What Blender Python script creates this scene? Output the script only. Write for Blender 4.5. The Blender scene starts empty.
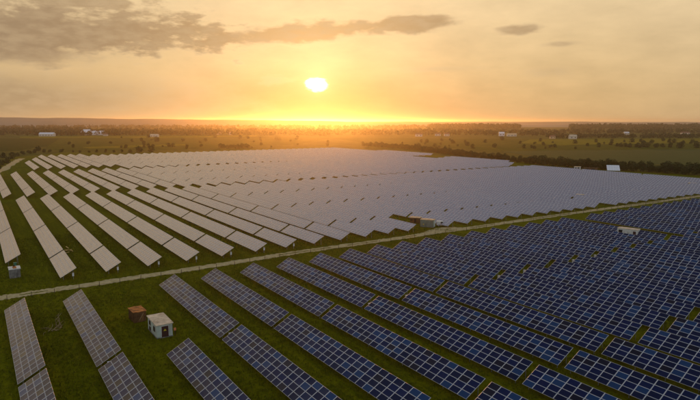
import bpy, bmesh, math, random
import numpy as np
from mathutils import Vector, Matrix

R = math.radians
random.seed(7)
rng = np.random.default_rng(7)
sc = bpy.context.scene
col = sc.collection

# ------------------------------------------------------------------ camera
H = 36.0                                   # drone height
FPX, CX, CY, HY = 569.0, 350.0, 200.0, 121.0
PITCH = math.atan((CY - HY) / FPX)
YAW = R(33.484)                            # heading, clockwise from +Y (the table rows run along Y)
cd = bpy.data.cameras.new('camera')
cam = bpy.data.objects.new('camera', cd)
col.objects.link(cam)
cam.location = (0, 0, H)
cam.rotation_euler = (R(90) - PITCH, 0, -YAW)
cd.sensor_width = 36.0
cd.lens = FPX / 700.0 * 36.0
cd.clip_start = 0.5
cd.clip_end = 40000
sc.camera = cam

# ------------------------------------------------------------------ sun, sky, exposure
SUN_EL, SUN_AZ = R(3.6), R(30.2)           # azimuth clockwise from +Y
SUN_DIR = Vector((math.sin(SUN_AZ) * math.cos(SUN_EL), math.cos(SUN_AZ) * math.cos(SUN_EL), math.sin(SUN_EL)))
ld = bpy.data.lights.new('sun', 'SUN')
sun = bpy.data.objects.new('sun', ld)
col.objects.link(sun)
sun.location = (0, 0, 300)
sun.rotation_euler = (-SUN_DIR).to_track_quat('-Z', 'Y').to_euler()
ld.energy = 2.2
ld.angle = R(0.6)
ld.color = (1.0, 0.36, 0.065)

SKY_STRENGTH = 0.1
world = bpy.data.worlds.new('World')
sc.world = world
world.use_nodes = True
world.cycles.sampling_method = 'MANUAL'
world.cycles.sample_map_resolution = 512


def build_world():
    nt = world.node_tree
    N = nt.nodes
    L = nt.links
    N.clear()

    def val(x):
        return x

    def setin(node, i, v):
        if hasattr(v, 'is_linked') or isinstance(v, bpy.types.NodeSocket):
            L.new(v, node.inputs[i])
        else:
            node.inputs[i].default_value = v

    def M(op, a, b=0.0, c=0.0, clamp=False):
        n = N.new('ShaderNodeMath')
        n.operation = op
        n.use_clamp = clamp
        setin(n, 0, a)
        if len(n.inputs) > 1:
            setin(n, 1, b)
        if len(n.inputs) > 2:
            setin(n, 2, c)
        return n.outputs[0]

    def MIX(f, a, b, mode='MIX', clamp=False):
        n = N.new('ShaderNodeMix')
        n.data_type = 'RGBA'
        n.blend_type = mode
        n.clamp_factor = True
        for s, v in ((0, f), (6, a), (7, b)):
            if isinstance(v, bpy.types.NodeSocket):
                L.new(v, n.inputs[s])
            else:
                n.inputs[s].default_value = v if s == 0 else (*v, 1)
        return n.outputs[2]

    def SS(x, a, b):
        n = N.new('ShaderNodeMapRange')
        n.interpolation_type = 'SMOOTHSTEP'
        setin(n, 0, x)
        n.inputs[1].default_value = a
        n.inputs[2].default_value = b
        return n.outputs[0]

    sky = N.new('ShaderNodeTexSky')
    sky.sky_type = 'NISHITA'
    sky.sun_disc = False
    sky.sun_elevation = SUN_EL
    sky.sun_rotation = SUN_AZ
    sky.altitude = 100
    sky.air_density = 1.0
    sky.dust_density = 3.0
    sky.ozone_density = 1.0

    tc = N.new('ShaderNodeTexCoord')
    d = tc.outputs['Generated']
    sp = N.new('ShaderNodeSeparateXYZ')
    L.new(d, sp.inputs[0])
    x, y, z = sp.outputs
    el = M('MULTIPLY', M('ARCSINE', z), 57.2958)
    # azimuth in degrees relative to the bearing of the sun (clockwise)
    rx = M('ADD', M('MULTIPLY', x, math.cos(SUN_AZ)), M('MULTIPLY', y, -math.sin(SUN_AZ)))
    ry = M('ADD', M('MULTIPLY', x, math.sin(SUN_AZ)), M('MULTIPLY', y, math.cos(SUN_AZ)))
    az = M('MULTIPLY', M('ARCTAN2', rx, ry), 57.2958)
    # angle from the sun
    dt = N.new('ShaderNodeVectorMath')
    dt.operation = 'DOT_PRODUCT'
    L.new(d, dt.inputs[0])
    dt.inputs[1].default_value = SUN_DIR
    ang = M('MULTIPLY', M('ARCCOSINE', M('MINIMUM', dt.outputs['Value'], 1.0)), 57.2958)

    # turbulence in (az, el)
    cv = N.new('ShaderNodeCombineXYZ')
    L.new(M('MULTIPLY', az, 0.11), cv.inputs[0])
    L.new(M('MULTIPLY', el, 0.30), cv.inputs[1])
    n1 = N.new('ShaderNodeTexNoise')
    n1.inputs['Scale'].default_value = 1.6
    n1.inputs['Detail'].default_value = 7
    n1.inputs['Roughness'].default_value = 0.58
    L.new(cv.outputs[0], n1.inputs['Vector'])
    nz = n1.outputs['Fac']
    n2 = N.new('ShaderNodeTexNoise')
    n2.inputs['Scale'].default_value = 5.0
    n2.inputs['Detail'].default_value = 5
    n2.inputs['Roughness'].default_value = 0.55
    L.new(cv.outputs[0], n2.inputs['Vector'])
    nz2 = n2.outputs['Fac']

    # base: physical sky, veiled by thin sunlit cirrus and dust
    k = 1.0 / SKY_STRENGTH
    veil_far = MIX(SS(el, -1, 16), (0.64 * k, 0.43 * k, 0.20 * k), (0.86 * k, 0.65 * k, 0.37 * k))
    veil_high = MIX(SS(el, 18, 47), veil_far, (0.27 * k, 0.40 * k, 0.66 * k))
    # away from the sun the veil, like the zenith, is raised to brighten the ground
    away_f = SS(ang, 22, 120)
    veil = MIX(away_f, veil_high, (0.50 * k, 0.54 * k, 0.60 * k))
    vmask = M('SUBTRACT', 0.92, M('MULTIPLY', SS(el, 18, 60), 0.5))
    base = MIX(vmask, sky.outputs['Color'], veil)
    # soft streaks in the veil
    streak = M('MULTIPLY', M('SUBTRACT', nz, 0.5), 0.45)
    base = MIX(1.0, base, MIXv(N, L, M('ADD', 1.0, streak)), mode='MULTIPLY')

    # low sun shines through more dust: less green and blue around it
    base = MIX(M('MULTIPLY', M('POWER', 2.718, M('MULTIPLY', ang, -1.0 / 8.0)), M('SUBTRACT', 1.0, SS(el, 1.5, 6.0))), base, MIX(1.0, base, (0.80, 0.50, 0.30), mode='MULTIPLY'))

    # clouds
    def cloud(a0, e0, ra, re, rough, lo, hi, tilt=0.0):
        da = M('MULTIPLY', M('SUBTRACT', az, a0), 1.0 / ra)
        e = M('SUBTRACT', el, e0)
        if tilt:
            e = M('SUBTRACT', e, M('MULTIPLY', M('SUBTRACT', az, a0), tilt))
        de = M('MULTIPLY', e, 1.0 / re)
        r = M('SQRT', M('ADD', M('MULTIPLY', da, da), M('MULTIPLY', de, de)))
        t = M('ADD', M('SUBTRACT', 1.0, r), M('MULTIPLY', M('SUBTRACT', nz, 0.5), rough))
        t = M('ADD', t, M('MULTIPLY', M('SUBTRACT', nz2, 0.5), rough * 0.45))
        return SS(t, lo, hi)

    acc = None
    for a in CLOUDS:
        c = cloud(*a[:8])
        c = M('MULTIPLY', c, a[8])
        acc = c if acc is None else M('MAXIMUM', acc, c)
    # elsewhere: the same kind of broken cloud, out of the frame too
    gen = M('MULTIPLY', SS(M('ADD', nz, M('MULTIPLY', nz2, 0.25)), 0.66, 0.80), SS(el, 12.5, 17))
    gen = M('MULTIPLY', gen, 0.6)
    acc = M('MAXIMUM', acc, gen)
    near = M('POWER', 2.718, M('MULTIPLY', ang, -1.0 / 11.0))
    ccol = MIX(near, (0.28 * k, 0.195 * k, 0.120 * k), (0.92 * k, 0.54 * k, 0.20 * k))
    ccol = MIX(M('MULTIPLY', SS(nz2, 0.35, 0.7), 0.35), ccol, (0.62 * k, 0.45 * k, 0.26 * k))
    base = MIX(acc, base, ccol)
    rim = M('MULTIPLY', M('MULTIPLY', acc, M('SUBTRACT', 1.0, acc)), M('MULTIPLY', M('POWER', 2.718, M('MULTIPLY', ang, -1.0 / 18.0)), 0.75 * k))
    base = MIX(1.0, base, COLV(N, L, rim, (1.0, 0.78, 0.46)), mode='ADD')

    # aureole and the sun behind thin cloud
    g0 = M('MULTIPLY', M('POWER', 2.718, M('MULTIPLY', ang, -1.0 / 13.0)), 0.15 * k)
    g1 = M('MULTIPLY', M('POWER', 2.718, M('MULTIPLY', ang, -1.0 / 3.2)), 0.14 * k)
    g2 = M('MULTIPLY', M('POWER', 2.718, M('MULTIPLY', ang, -1.0 / 1.2)), 0.4 * k)
    base = MIX(1.0, base, COLV(N, L, M('MULTIPLY', g0, M('SUBTRACT', 1.0, M('MULTIPLY', acc, 0.75))), (1.0, 0.66, 0.42)), mode='ADD')
    squash = M('SQRT', M('ADD', M('POWER', M('MULTIPLY', az, 0.78), 2.0),
                         M('POWER', M('MULTIPLY', M('SUBTRACT', el, 3.6), 1.3), 2.0)))
    disc = M('MULTIPLY', SS(M('ADD', squash, M('MULTIPLY', M('SUBTRACT', nz2, 0.5), 1.2)), 1.05, 0.6), 1.6 * k)
    veilmul = M('SUBTRACT', 1.0, M('MULTIPLY', acc, 0.55))
    base = MIX(1.0, base, COLV(N, L, M('MULTIPLY', g1, veilmul), (1.0, 0.66, 0.16)), mode='ADD')
    base = MIX(1.0, base, COLV(N, L, M('MULTIPLY', g2, veilmul), (1.0, 0.80, 0.42)), mode='ADD')
    base = MIX(1.0, base, COLV(N, L, disc, (1.0, 0.96, 0.86)), mode='ADD')

    bg = N.new('ShaderNodeBackground')
    bg.inputs['Strength'].default_value = SKY_STRENGTH
    L.new(base, bg.inputs['Color'])
    out = N.new('ShaderNodeOutputWorld')
    L.new(bg.outputs[0], out.inputs['Surface'])


def MIXv(N, L, v):
    c = N.new('ShaderNodeCombineColor')
    for i in range(3):
        L.new(v, c.inputs[i])
    return c.outputs[0]


def COLV(N, L, v, rgb):
    c = N.new('ShaderNodeCombineColor')
    for i in range(3):
        m = N.new('ShaderNodeMath')
        m.operation = 'MULTIPLY'
        L.new(v, m.inputs[0])
        m.inputs[1].default_value = rgb[i]
        L.new(m.outputs[0], c.inputs[i])
    return c.outputs[0]


# az from the sun's bearing, elevation, half width, half height, roughness, soft lo, hi, tilt, opacity
CLOUDS = [
    (-21, 7.9, 19, 3.0, 2.4, 0.0, 0.55, 0.035, 0.96),
    (-31, 5.9, 15, 1.7, 1.6, -0.1, 0.6, 0.0, 0.92),
    (-31, 2.0, 22, 2.8, 1.0, -0.3, 0.8, 0.0, 0.75),
    (-22, 10.6, 9, 1.9, 2.6, 0.1, 0.6, -0.05, 0.85),
    (-29, 11.0, 9, 1.2, 2.2, 0.1, 0.7, 0.0, 0.6),
    (-1, 8.5, 13, 1.4, 1.9, -0.05, 0.6, 0.07, 0.92),
    (9, 9.3, 5.5, 1.2, 1.5, 0.0, 0.5, 0.0, 0.92),
    (19.3, 8.4, 2.7, 0.6, 2.0, 0.0, 0.75, 0.02, 0.8),
    (23.3, 7.0, 2.0, 0.4, 1.8, 0.05, 0.8, 0.0, 0.6),
    (22.5, 4.6, 4.0, 1.0, 1.8, 0.2, 0.9, 0.0, 0.35),
    (-4.0, 3.9, 3.2, 1.0, 1.8, 0.25, 0.8, 0.10, 0.45),
    (12, 5.0, 6, 0.5, 1.2, 0.1, 0.8, 0.0, 0.35),
]
build_world()

vs = sc.view_settings
vs.view_transform = 'Standard'
vs.look = 'None'
vs.exposure = 0.0
vs.gamma = 1.0
vs.use_curve_mapping = False
sc.render.engine = 'CYCLES'
sc.cycles.use_denoising = True
sc.cycles.max_bounces = 4
sc.cycles.volume_bounces = 0
sc.cycles.sample_clamp_indirect = 6.0

# ------------------------------------------------------------------ helpers
_f = Vector((math.sin(YAW) * math.cos(PITCH), math.cos(YAW) * math.cos(PITCH), -math.sin(PITCH)))
_r = Vector((math.cos(YAW), -math.sin(YAW), 0))
_u = _r.cross(_f)


def gp(px, py, z=0.0):
    """map point: where the line of sight of a survey pixel meets height z"""
    d = _f * FPX + _r * (px - CX) - _u * (py - CY)
    t = (z - H) / d.z
    return Vector((d.x * t, d.y * t, z))


def proj(p):
    v = Vector(p) - Vector((0, 0, H))
    k = v.dot(_f)
    if k <= 1:
        return None
    return CX + FPX * v.dot(_r) / k, CY - FPX * v.dot(_u) / k, k


class MB:
    def __init__(self):
        self.v, self.f, self.m = [], [], []

    def quad(self, a, b, c, d, m=0):
        n = len(self.v)
        self.v += [tuple(a), tuple(b), tuple(c), tuple(d)]
        self.f.append((n, n + 1, n + 2, n + 3))
        self.m.append(m)

    def poly(self, pts, m=0):
        n = len(self.v)
        self.v += [tuple(p) for p in pts]
        self.f.append(tuple(range(n, n + len(pts))))
        self.m.append(m)

    def box(self, x0, x1, y0, y1, z0, z1, m=0, mat=None):
        n = len(self.v)
        p = [(x0, y0, z0), (x1, y0, z0), (x1, y1, z0), (x0, y1, z0), (x0, y0, z1), (x1, y0, z1), (x1, y1, z1), (x0, y1, z1)]
        if mat is not None:
            p = [tuple(mat @ Vector(q)) for q in p]
        self.v += p
        for q in ((0, 3, 2, 1), (4, 5, 6, 7), (0, 1, 5, 4), (1, 2, 6, 5), (2, 3, 7, 6), (3, 0, 4, 7)):
            self.f.append(tuple(n + i for i in q))
            self.m.append(m)

    def bar(self, a, b, w, h, m=0):
        a, b = Vector(a), Vector(b)
        d = b - a
        L = d.length
        q = d.to_track_quat('X', 'Z').to_matrix().to_4x4()
        q.translation = a
        self.box(0, L, -w / 2, w / 2, -h / 2, h / 2, m, q)

    def tube(self, pts, rad, sides=6, m=0):
        n0 = len(self.v)
        pts = [Vector(p) for p in pts]
        for i, p in enumerate(pts):
            d = (pts[min(i + 1, len(pts) - 1)] - pts[max(i - 1, 0)]).normalized()
            s = d.orthogonal().normalized()
            t = d.cross(s)
            r = rad[i] if isinstance(rad, (list, tuple)) else rad
            for k in range(sides):
                a = 2 * math.pi * k / sides
                self.v.append(tuple(p + s * math.cos(a) * r + t * math.sin(a) * r))
        for i in range(len(pts) - 1):
            for k in range(sides):
                a = n0 + i * sides + k
                b = n0 + i * sides + (k + 1) % sides
                self.f.append((a, b, b + sides, a + sides))
                self.m.append(m)
        self.f.append(tuple(n0 + (len(pts) - 1) * sides + k for k in range(sides)))
        self.m.append(m)

    def mesh(self, name, mats):
        me = bpy.data.meshes.new(name)
        me.from_pydata(self.v, [], self.f)
        for q in (mats if isinstance(mats, (list, tuple)) else [mats]):
            me.materials.append(q)
        if any(self.m):
            me.polygons.foreach_set('material_index', self.m)
        me.update()
        return me

    def build(self, name, mats, parent=None, loc=None):
        return link(name, self.mesh(name, mats), parent, loc)


def link(name, me, parent=None, loc=None, rz=0.0):
    o = bpy.data.objects.new(name, me)
    col.objects.link(o)
    if parent is not None:
        o.parent = parent
    if loc is not None:
        o.location = loc
    if rz:
        o.rotation_euler = (0, 0, rz)
    return o


def tag(o, label, cat=None, group=None, kind=None):
    if label:
        o['label'] = label
    if cat:
        o['category'] = cat
    if group:
        o['group'] = group
    if kind:
        o['kind'] = kind
    return o


def thing(name, label, cat, loc, group=None, rz=0.0):
    return tag(link(name, None, None, loc, rz), label, cat, group)


def struct(o):
    o['kind'] = 'structure'
    return o


def arrays_mesh(name, V, F, mats, mi=None):
    """fast mesh from numpy arrays; every face has the same vertex count"""
    me = bpy.data.meshes.new(name)
    V = np.asarray(V, np.float32)
    F = np.asarray(F, np.int32)
    k = F.shape[1]
    me.vertices.add(len(V))
    me.vertices.foreach_set('co', V.ravel())
    me.loops.add(F.size)
    me.loops.foreach_set('vertex_index', F.ravel())
    me.polygons.add(len(F))
    me.polygons.foreach_set('loop_start', np.arange(0, F.size, k, dtype=np.int32))
    for q in (mats if isinstance(mats, (list, tuple)) else [mats]):
        me.materials.append(q)
    if mi is not None:
        me.polygons.foreach_set('material_index', np.asarray(mi, np.int32))
    me.update(calc_edges=True)
    me.validate()
    return me


# ------------------------------------------------------------------ materials
class NT:
    def __init__(self, name):
        self.mat = bpy.data.materials.new(name)
        self.mat.use_nodes = True
        self.t = self.mat.node_tree
        self.N, self.L = self.t.nodes, self.t.links
        self.bsdf = self.N['Principled BSDF']

    def put(self, sock, v):
        if isinstance(v, bpy.types.NodeSocket):
            self.L.new(v, sock)
        elif isinstance(v, (tuple, list)) and len(v) == 3 and sock.type == 'RGBA':
            sock.default_value = (*v, 1)
        else:
            sock.default_value = v

    def math(self, op, a, b=0.0, clamp=False):
        n = self.N.new('ShaderNodeMath')
        n.operation = op
        n.use_clamp = clamp
        self.put(n.inputs[0], a)
        self.put(n.inputs[1], b)
        return n.outputs[0]

    def mix(self, f, a, b, mode='MIX'):
        n = self.N.new('ShaderNodeMix')
        n.data_type = 'RGBA'
        n.blend_type = mode
        self.put(n.inputs[0], f)
        self.put(n.inputs[6], a)
        self.put(n.inputs[7], b)
        return n.outputs[2]

    def pos(self, scale=(1, 1, 1), rz=0.0, obj=False):
        if obj:
            s = self.N.new('ShaderNodeTexCoord').outputs['Object']
        else:
            s = self.N.new('ShaderNodeNewGeometry').outputs['Position']
        m = self.N.new('ShaderNodeMapping')
        m.inputs['Scale'].default_value = scale
        m.inputs['Rotation'].default_value = (0, 0, rz)
        self.L.new(s, m.inputs['Vector'])
        return m.outputs[0]

    def noise(self, vec, scale, detail=4, rough=0.55):
        n = self.N.new('ShaderNodeTexNoise')
        n.inputs['Scale'].default_value = scale
        n.inputs['Detail'].default_value = detail
        n.inputs['Roughness'].default_value = rough
        self.L.new(vec, n.inputs['Vector'])
        return n.outputs['Fac']

    def ss(self, x, a, b, lo=0.0, hi=1.0):
        n = self.N.new('ShaderNodeMapRange')
        n.interpolation_type = 'SMOOTHSTEP'
        self.put(n.inputs[0], x)
        for i, q in ((1, a), (2, b), (3, lo), (4, hi)):
            n.inputs[i].default_value = q
        return n.outputs[0]

    def rand(self):
        g = self.N.new('ShaderNodeNewGeometry').outputs['Random Per Island']
        o = self.N.new('ShaderNodeObjectInfo').outputs['Random']
        return self.math('FRACT', self.math('ADD', self.math('MULTIPLY', g, 3.71), self.math('MULTIPLY', o, 7.13)))

    def bump(self, h, strength, dist):
        b = self.N.new('ShaderNodeBump')
        b.inputs['Strength'].default_value = strength
        b.inputs['Distance'].default_value = dist
        self.L.new(h, b.inputs['Height'])
        self.L.new(b.outputs[0], self.bsdf.inputs['Normal'])

    def done(self, color, rough=0.8, metal=0.0, spec=0.3):
        self.put(self.bsdf.inputs['Base Color'], color)
        self.put(self.bsdf.inputs['Roughness'], rough)
        self.bsdf.inputs['Metallic'].default_value = metal
        self.bsdf.inputs['Specular IOR Level'].default_value = spec
        return self.mat


def simple(name, c, rough=0.75, metal=0.0, var=0.25, scale=3.0, dirt=None, spec=0.3):
    n = NT(name)
    a = n.noise(n.pos(obj=True), scale, 5, 0.6)
    lo = tuple(q * (1 - var) for q in c)
    hi = tuple(min(1, q * (1 + var)) for q in c)
    colr = n.mix(n.ss(a, 0.3, 0.7), lo, hi)
    if dirt:
        b = n.noise(n.pos((1, 1, 0.35), obj=True), scale * 0.7, 6, 0.65)
        colr = n.mix(n.ss(b, 0.5, 0.72), colr, dirt)
    return n.done(colr, rough, metal, spec)


def grass_mat(name, dark, mid, light, dry, dry_amt=0.5, rz=0.0, fine=1.0, bump=0.35, rowstretch=0.25):
    n = NT(name)
    big = n.noise(n.pos(), 0.012 * fine, 4, 0.55)
    med = n.noise(n.pos((1, rowstretch, 1), rz), 0.35 * fine, 5, 0.6)
    fin = n.noise(n.pos(), 2.2 * fine, 4, 0.7)
    st = n.noise(n.pos((1.0, 0.03, 1), rz), 0.9 * fine, 3, 0.5)
    c = n.mix(n.ss(med, 0.30, 0.70), dark, mid)
    c = n.mix(n.math('MULTIPLY', n.ss(big, 0.35, 0.7), 0.55), c, light)
    c = n.mix(n.math('MULTIPLY', n.ss(st, 0.48, 0.68), 0.7), c, light)
    pat = n.noise(n.pos((1, 0.6, 1), rz), 0.10 * fine, 6, 0.65)
    c = n.mix(n.math('MULTIPLY', n.ss(pat, 0.56, 0.72), dry_amt), c, dry)
    c = n.mix(n.math('MULTIPLY', n.ss(fin, 0.45, 0.68), 0.6), c, tuple(q * 0.42 for q in dark))
    rough = n.noise(n.pos((1, 0.55, 1), rz), 0.95 * fine, 8, 0.78)
    c = n.mix(n.math('MULTIPLY', n.ss(rough, 0.47, 0.62), 0.55), c, tuple(q * 0.45 for q in mid))
    c = n.mix(n.math('MULTIPLY', n.ss(rough, 0.44, 0.30), 0.55), c, tuple(q * 1.35 for q in light))
    h = n.math('ADD', n.math('MULTIPLY', fin, 0.6), n.math('ADD', med, rough))
    n.bump(h, bump, 0.35)
    return n.done(c, 0.95, 0, 0.02)


M = {}
M['grass'] = grass_mat('grass', (0.080, 0.092, 0.001), (0.125, 0.132, 0.0012), (0.165, 0.160, 0.002), (0.190, 0.160, 0.006), 0.4, bump=0.6)
M['land'] = grass_mat('land', (0.062, 0.080, 0.010), (0.085, 0.095, 0.014), (0.110, 0.115, 0.018), (0.14, 0.13, 0.03), 0.6, fine=0.06, bump=0.15)
M['meadow_dark'] = grass_mat('meadow_dark', (0.022, 0.043, 0.001), (0.030, 0.052, 0.001), (0.042, 0.062, 0.002), (0.06, 0.066, 0.004), 0.3, fine=0.12, bump=0.15)
M['meadow_gold'] = grass_mat('meadow_gold', (0.130, 0.130, 0.003), (0.170, 0.160, 0.004), (0.21, 0.185, 0.006), (0.23, 0.19, 0.012), 0.5, fine=0.10, bump=0.15)
M['meadow_lime'] = grass_mat('meadow_lime', (0.042, 0.066, 0.002), (0.058, 0.082, 0.002), (0.082, 0.098, 0.003), (0.11, 0.105, 0.006), 0.4, fine=0.10, bump=0.15)


def crop_mat():
    n = NT('crop')
    v = n.pos((1, 1, 1), R(25))
    w = n.N.new('ShaderNodeTexWave')
    w.inputs['Scale'].default_value = 0.18
    w.inputs['Distortion'].default_value = 1.5
    w.inputs['Detail'].default_value = 2
    n.L.new(v, w.inputs['Vector'])
    a = n.noise(n.pos(), 0.05, 5, 0.6)
    c = n.mix(n.ss(a, 0.3, 0.7), (0.014, 0.050, 0.002), (0.020, 0.062, 0.003))
    c = n.mix(n.math('MULTIPLY', w.outputs['Fac'], 0.3), c, (0.010, 0.038, 0.001))
    n.bump(n.noise(n.pos(), 1.0, 3), 0.3, 0.3)
    return n.done(c, 0.95, 0, 0.1)


M['crop'] = crop_mat()


def road_mat():
    n = NT('dirt')
    a = n.noise(n.pos(), 0.8, 6, 0.65)
    b = n.noise(n.pos(), 6.0, 3, 0.6)
    c = n.mix(n.ss(a, 0.3, 0.7), (0.36, 0.285, 0.130), (0.58, 0.48, 0.255))
    c = n.mix(n.math('MULTIPLY', n.ss(b, 0.5, 0.7), 0.4), c, (0.26, 0.20, 0.085))
    n.bump(a, 0.4, 0.15)
    return n.done(c, 0.95, 0, 0.1)


M['dirt'] = road_mat()


def glass_mat(name, c0, c1, c2, c3, ior, r0, r1, jit=1.0):
    n = NT(name)
    r = n.rand()
    r2 = n.math('FRACT', n.math('MULTIPLY', r, 17.3))
    r3 = n.math('FRACT', n.math('MULTIPLY', r, 53.7))
    c = n.mix(n.ss(r, 0.0, 1.0), c0, c1)
    c = n.mix(n.ss(r2, 0.80, 0.86), c, c2)
    c = n.mix(n.ss(r3, 0.88, 0.92), c, c3)
    # each module sits a hair out of plane
    off = n.N.new('ShaderNodeCombineXYZ')
    n.L.new(n.math('MULTIPLY', n.math('SUBTRACT', r2, 0.5), 0.035 * jit), off.inputs[0])
    n.L.new(n.math('MULTIPLY', n.math('SUBTRACT', r3, 0.5), 0.05 * jit), off.inputs[1])
    g = n.N.new('ShaderNodeNewGeometry')
    ad = n.N.new('ShaderNodeVectorMath')
    n.L.new(g.outputs['Normal'], ad.inputs[0])
    n.L.new(off.outputs[0], ad.inputs[1])
    nm = n.N.new('ShaderNodeVectorMath')
    nm.operation = 'NORMALIZE'
    n.L.new(ad.outputs[0], nm.inputs[0])
    n.L.new(nm.outputs[0], n.bsdf.inputs['Normal'])
    dust = n.noise(n.pos(), 0.7, 4, 0.6)
    n.bsdf.inputs['IOR'].default_value = ior
    return n.done(c, n.ss(dust, 0.3, 0.7, r0, r1), 0, 0.5)


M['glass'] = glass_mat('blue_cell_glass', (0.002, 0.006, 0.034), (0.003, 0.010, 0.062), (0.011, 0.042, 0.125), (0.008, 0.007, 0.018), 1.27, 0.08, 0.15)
# modules across the road are paler, with sun glare put into their colour
M['glass_glare'] = glass_mat('glare_cell_glass', (0.205, 0.165, 0.178), (0.215, 0.173, 0.187), (0.235, 0.190, 0.202), (0.195, 0.155, 0.168), 2.5, 0.16, 0.24, 0.4)
M['frame'] = simple('aluminium_frame', (0.58, 0.60, 0.62), 0.45, 0.3, 0.08)
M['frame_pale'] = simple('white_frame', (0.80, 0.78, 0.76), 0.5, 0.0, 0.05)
M['steel'] = simple('galvanised_steel', (0.30, 0.30, 0.29), 0.55, 0.5, 0.2)
M['white'] = simple('white_paint', (0.66, 0.66, 0.62), 0.6, 0, 0.10, 1.5, (0.42, 0.40, 0.33))
M['pale_green'] = simple('pale_green_render', (0.50, 0.57, 0.49), 0.8, 0, 0.12, 1.2, (0.36, 0.38, 0.31))
M['roof_felt'] = simple('bitumen_roof', (0.62, 0.53, 0.38), 0.85, 0, 0.2, 0.9, (0.34, 0.27, 0.18))
M['door_brown'] = simple('brown_paint', (0.055, 0.022, 0.018), 0.6, 0, 0.2)
M['yellow'] = simple('yellow_sign', (0.75, 0.60, 0.03), 0.5, 0, 0.05)
M['orange'] = simple('orange_paint', (0.75, 0.25, 0.10), 0.6, 0, 0.1)
M['dark'] = simple('dark_opening', (0.02, 0.018, 0.016), 0.5, 0, 0.2)
M['window'] = simple('window_glass', (0.035, 0.03, 0.03), 0.12, 0, 0.1, spec=0.5)
M['rust'] = simple('rusty_sheet', (0.40, 0.155, 0.035), 0.85, 0, 0.35, 1.3, (0.22, 0.08, 0.025))
M['rust_wall'] = simple('rusty_wall', (0.130, 0.070, 0.030), 0.9, 0, 0.35, 1.5, (0.23, 0.12, 0.045))
M['concrete'] = simple('grey_concrete', (0.22, 0.21, 0.19), 0.9, 0, 0.3, 1.5, (0.12, 0.11, 0.10))
M['wood'] = simple('pale_timber', (0.62, 0.42, 0.14), 0.85, 0, 0.3)
M['dry'] = simple('dry_wood', (0.34, 0.26, 0.13), 0.9, 0, 0.3)
M['grey_green'] = simple('grey_green_steel', (0.22, 0.25, 0.20), 0.65, 0, 0.15, 1.2, (0.16, 0.17, 0.14))
M['tan'] = simple('tan_sheet', (0.72, 0.52, 0.30), 0.8, 0, 0.2, 1.0, (0.36, 0.20, 0.09))
M['green_paint'] = simple('green_paint', (0.06, 0.20, 0.13), 0.6, 0, 0.1)
M['sheet_white'] = simple('white_sheet', (0.78, 0.80, 0.82), 0.35, 0, 0.06, 0.8)
M['car_white'] = simple('white_car_paint', (0.70, 0.70, 0.68), 0.3, 0, 0.03, spec=0.5)
M['tyre'] = simple('rubber', (0.02, 0.02, 0.02), 0.85, 0, 0.1)
M['lamp_red'] = simple('red_lens', (0.30, 0.02, 0.02), 0.3, 0, 0.1)
M['tile'] = simple('house_roof', (0.20, 0.10, 0.06), 0.85, 0, 0.25)
M['house_white'] = simple('house_wall', (0.68, 0.62, 0.52), 0.8, 0, 0.1)
M['bark'] = simple('bark', (0.065, 0.045, 0.028), 0.95, 0, 0.3)
M['hill'] = simple('hazed_hill', (0.13, 0.14, 0.12), 0.95, 0, 0.2, 0.002)  # distance haze is partly put into this lighter colour


def leaf_mat(name, a, b, c):
    n = NT(name)
    r = n.rand()
    k = n.mix(n.ss(r, 0.1, 0.6), a, b)
    k = n.mix(n.ss(r, 0.7, 1.0), k, c)
    n.bsdf.inputs['Subsurface Weight'].default_value = 0.0
    return n.done(k, 0.8, 0, 0.2)


M['leaf'] = leaf_mat('leaf_dark', (0.018, 0.030, 0.007), (0.032, 0.050, 0.010), (0.055, 0.075, 0.015))
M['leaf2'] = leaf_mat('leaf_mid', (0.026, 0.040, 0.008), (0.045, 0.062, 0.012), (0.075, 0.090, 0.018))
M['tuft'] = leaf_mat('grass_blades', (0.080, 0.092, 0.001), (0.125, 0.135, 0.002), (0.19, 0.16, 0.010))

# ------------------------------------------------------------------ ground, fields, road
ROAD = [gp(-60, 306.5), gp(0, 298), gp(100, 283), gp(200, 267.8), gp(300, 252), gp(400, 238), gp(435, 232.6), gp(470, 228),
        gp(560, 215), gp(630, 205.5), gp(700, 196), gp(760, 188.2)]


def catmull(P, n):
    out = []
    for i in range(len(P) - 1):
        p0, p1, p2, p3 = P[max(i - 1, 0)], P[i], P[i + 1], P[min(i + 2, len(P) - 1)]
        for k in range(n):
            t = k / n
            out.append(0.5 * ((2 * p1) + (p2 - p0) * t + (2 * p0 - 5 * p1 + 4 * p2 - p3) * t * t + (3 * p1 - p0 - 3 * p2 + p3) * t ** 3))
    out.append(P[-1])
    return out


def sheet(name, pts, z, mat):
    b = MB()
    b.poly([(p[0], p[1], 0) for p in pts])
    me = b.mesh(name, mat)
    o = struct(link(name, me, None, (0, 0, z)))
    if me.polygons[0].normal.z < 0:
        me.flip_normals()
    return o


FAR = 14000
sheet('land', [(-FAR, -2000), (FAR, -2000), (FAR, FAR), (-FAR, FAR)], -0.02, M['land'])
sheet('solar_field_grass', [(-60, -60), (420, -60), (400, 250), (420, 700), (330, 690), (150, 680), (90, 730), (35, 660), (-2, 470), (-60, 350)], 0.0, M['grass'])


def px_sheet(name, pix, z, mat):
    return sheet(name, [gp(*p) for p in pix], z, mat)


def wob(pix, n=6, amp=0.35):
    """roughen a polygon's outline so that field edges are not ruled lines"""
    out = []
    for i in range(len(pix)):
        a, b = pix[i], pix[(i + 1) % len(pix)]
        for k in range(n):
            t = k / n
            out.append((a[0] + (b[0] - a[0]) * t, a[1] + (b[1] - a[1]) * t + (random.uniform(-amp, amp) if 0 < k else 0)))
    return out


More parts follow.
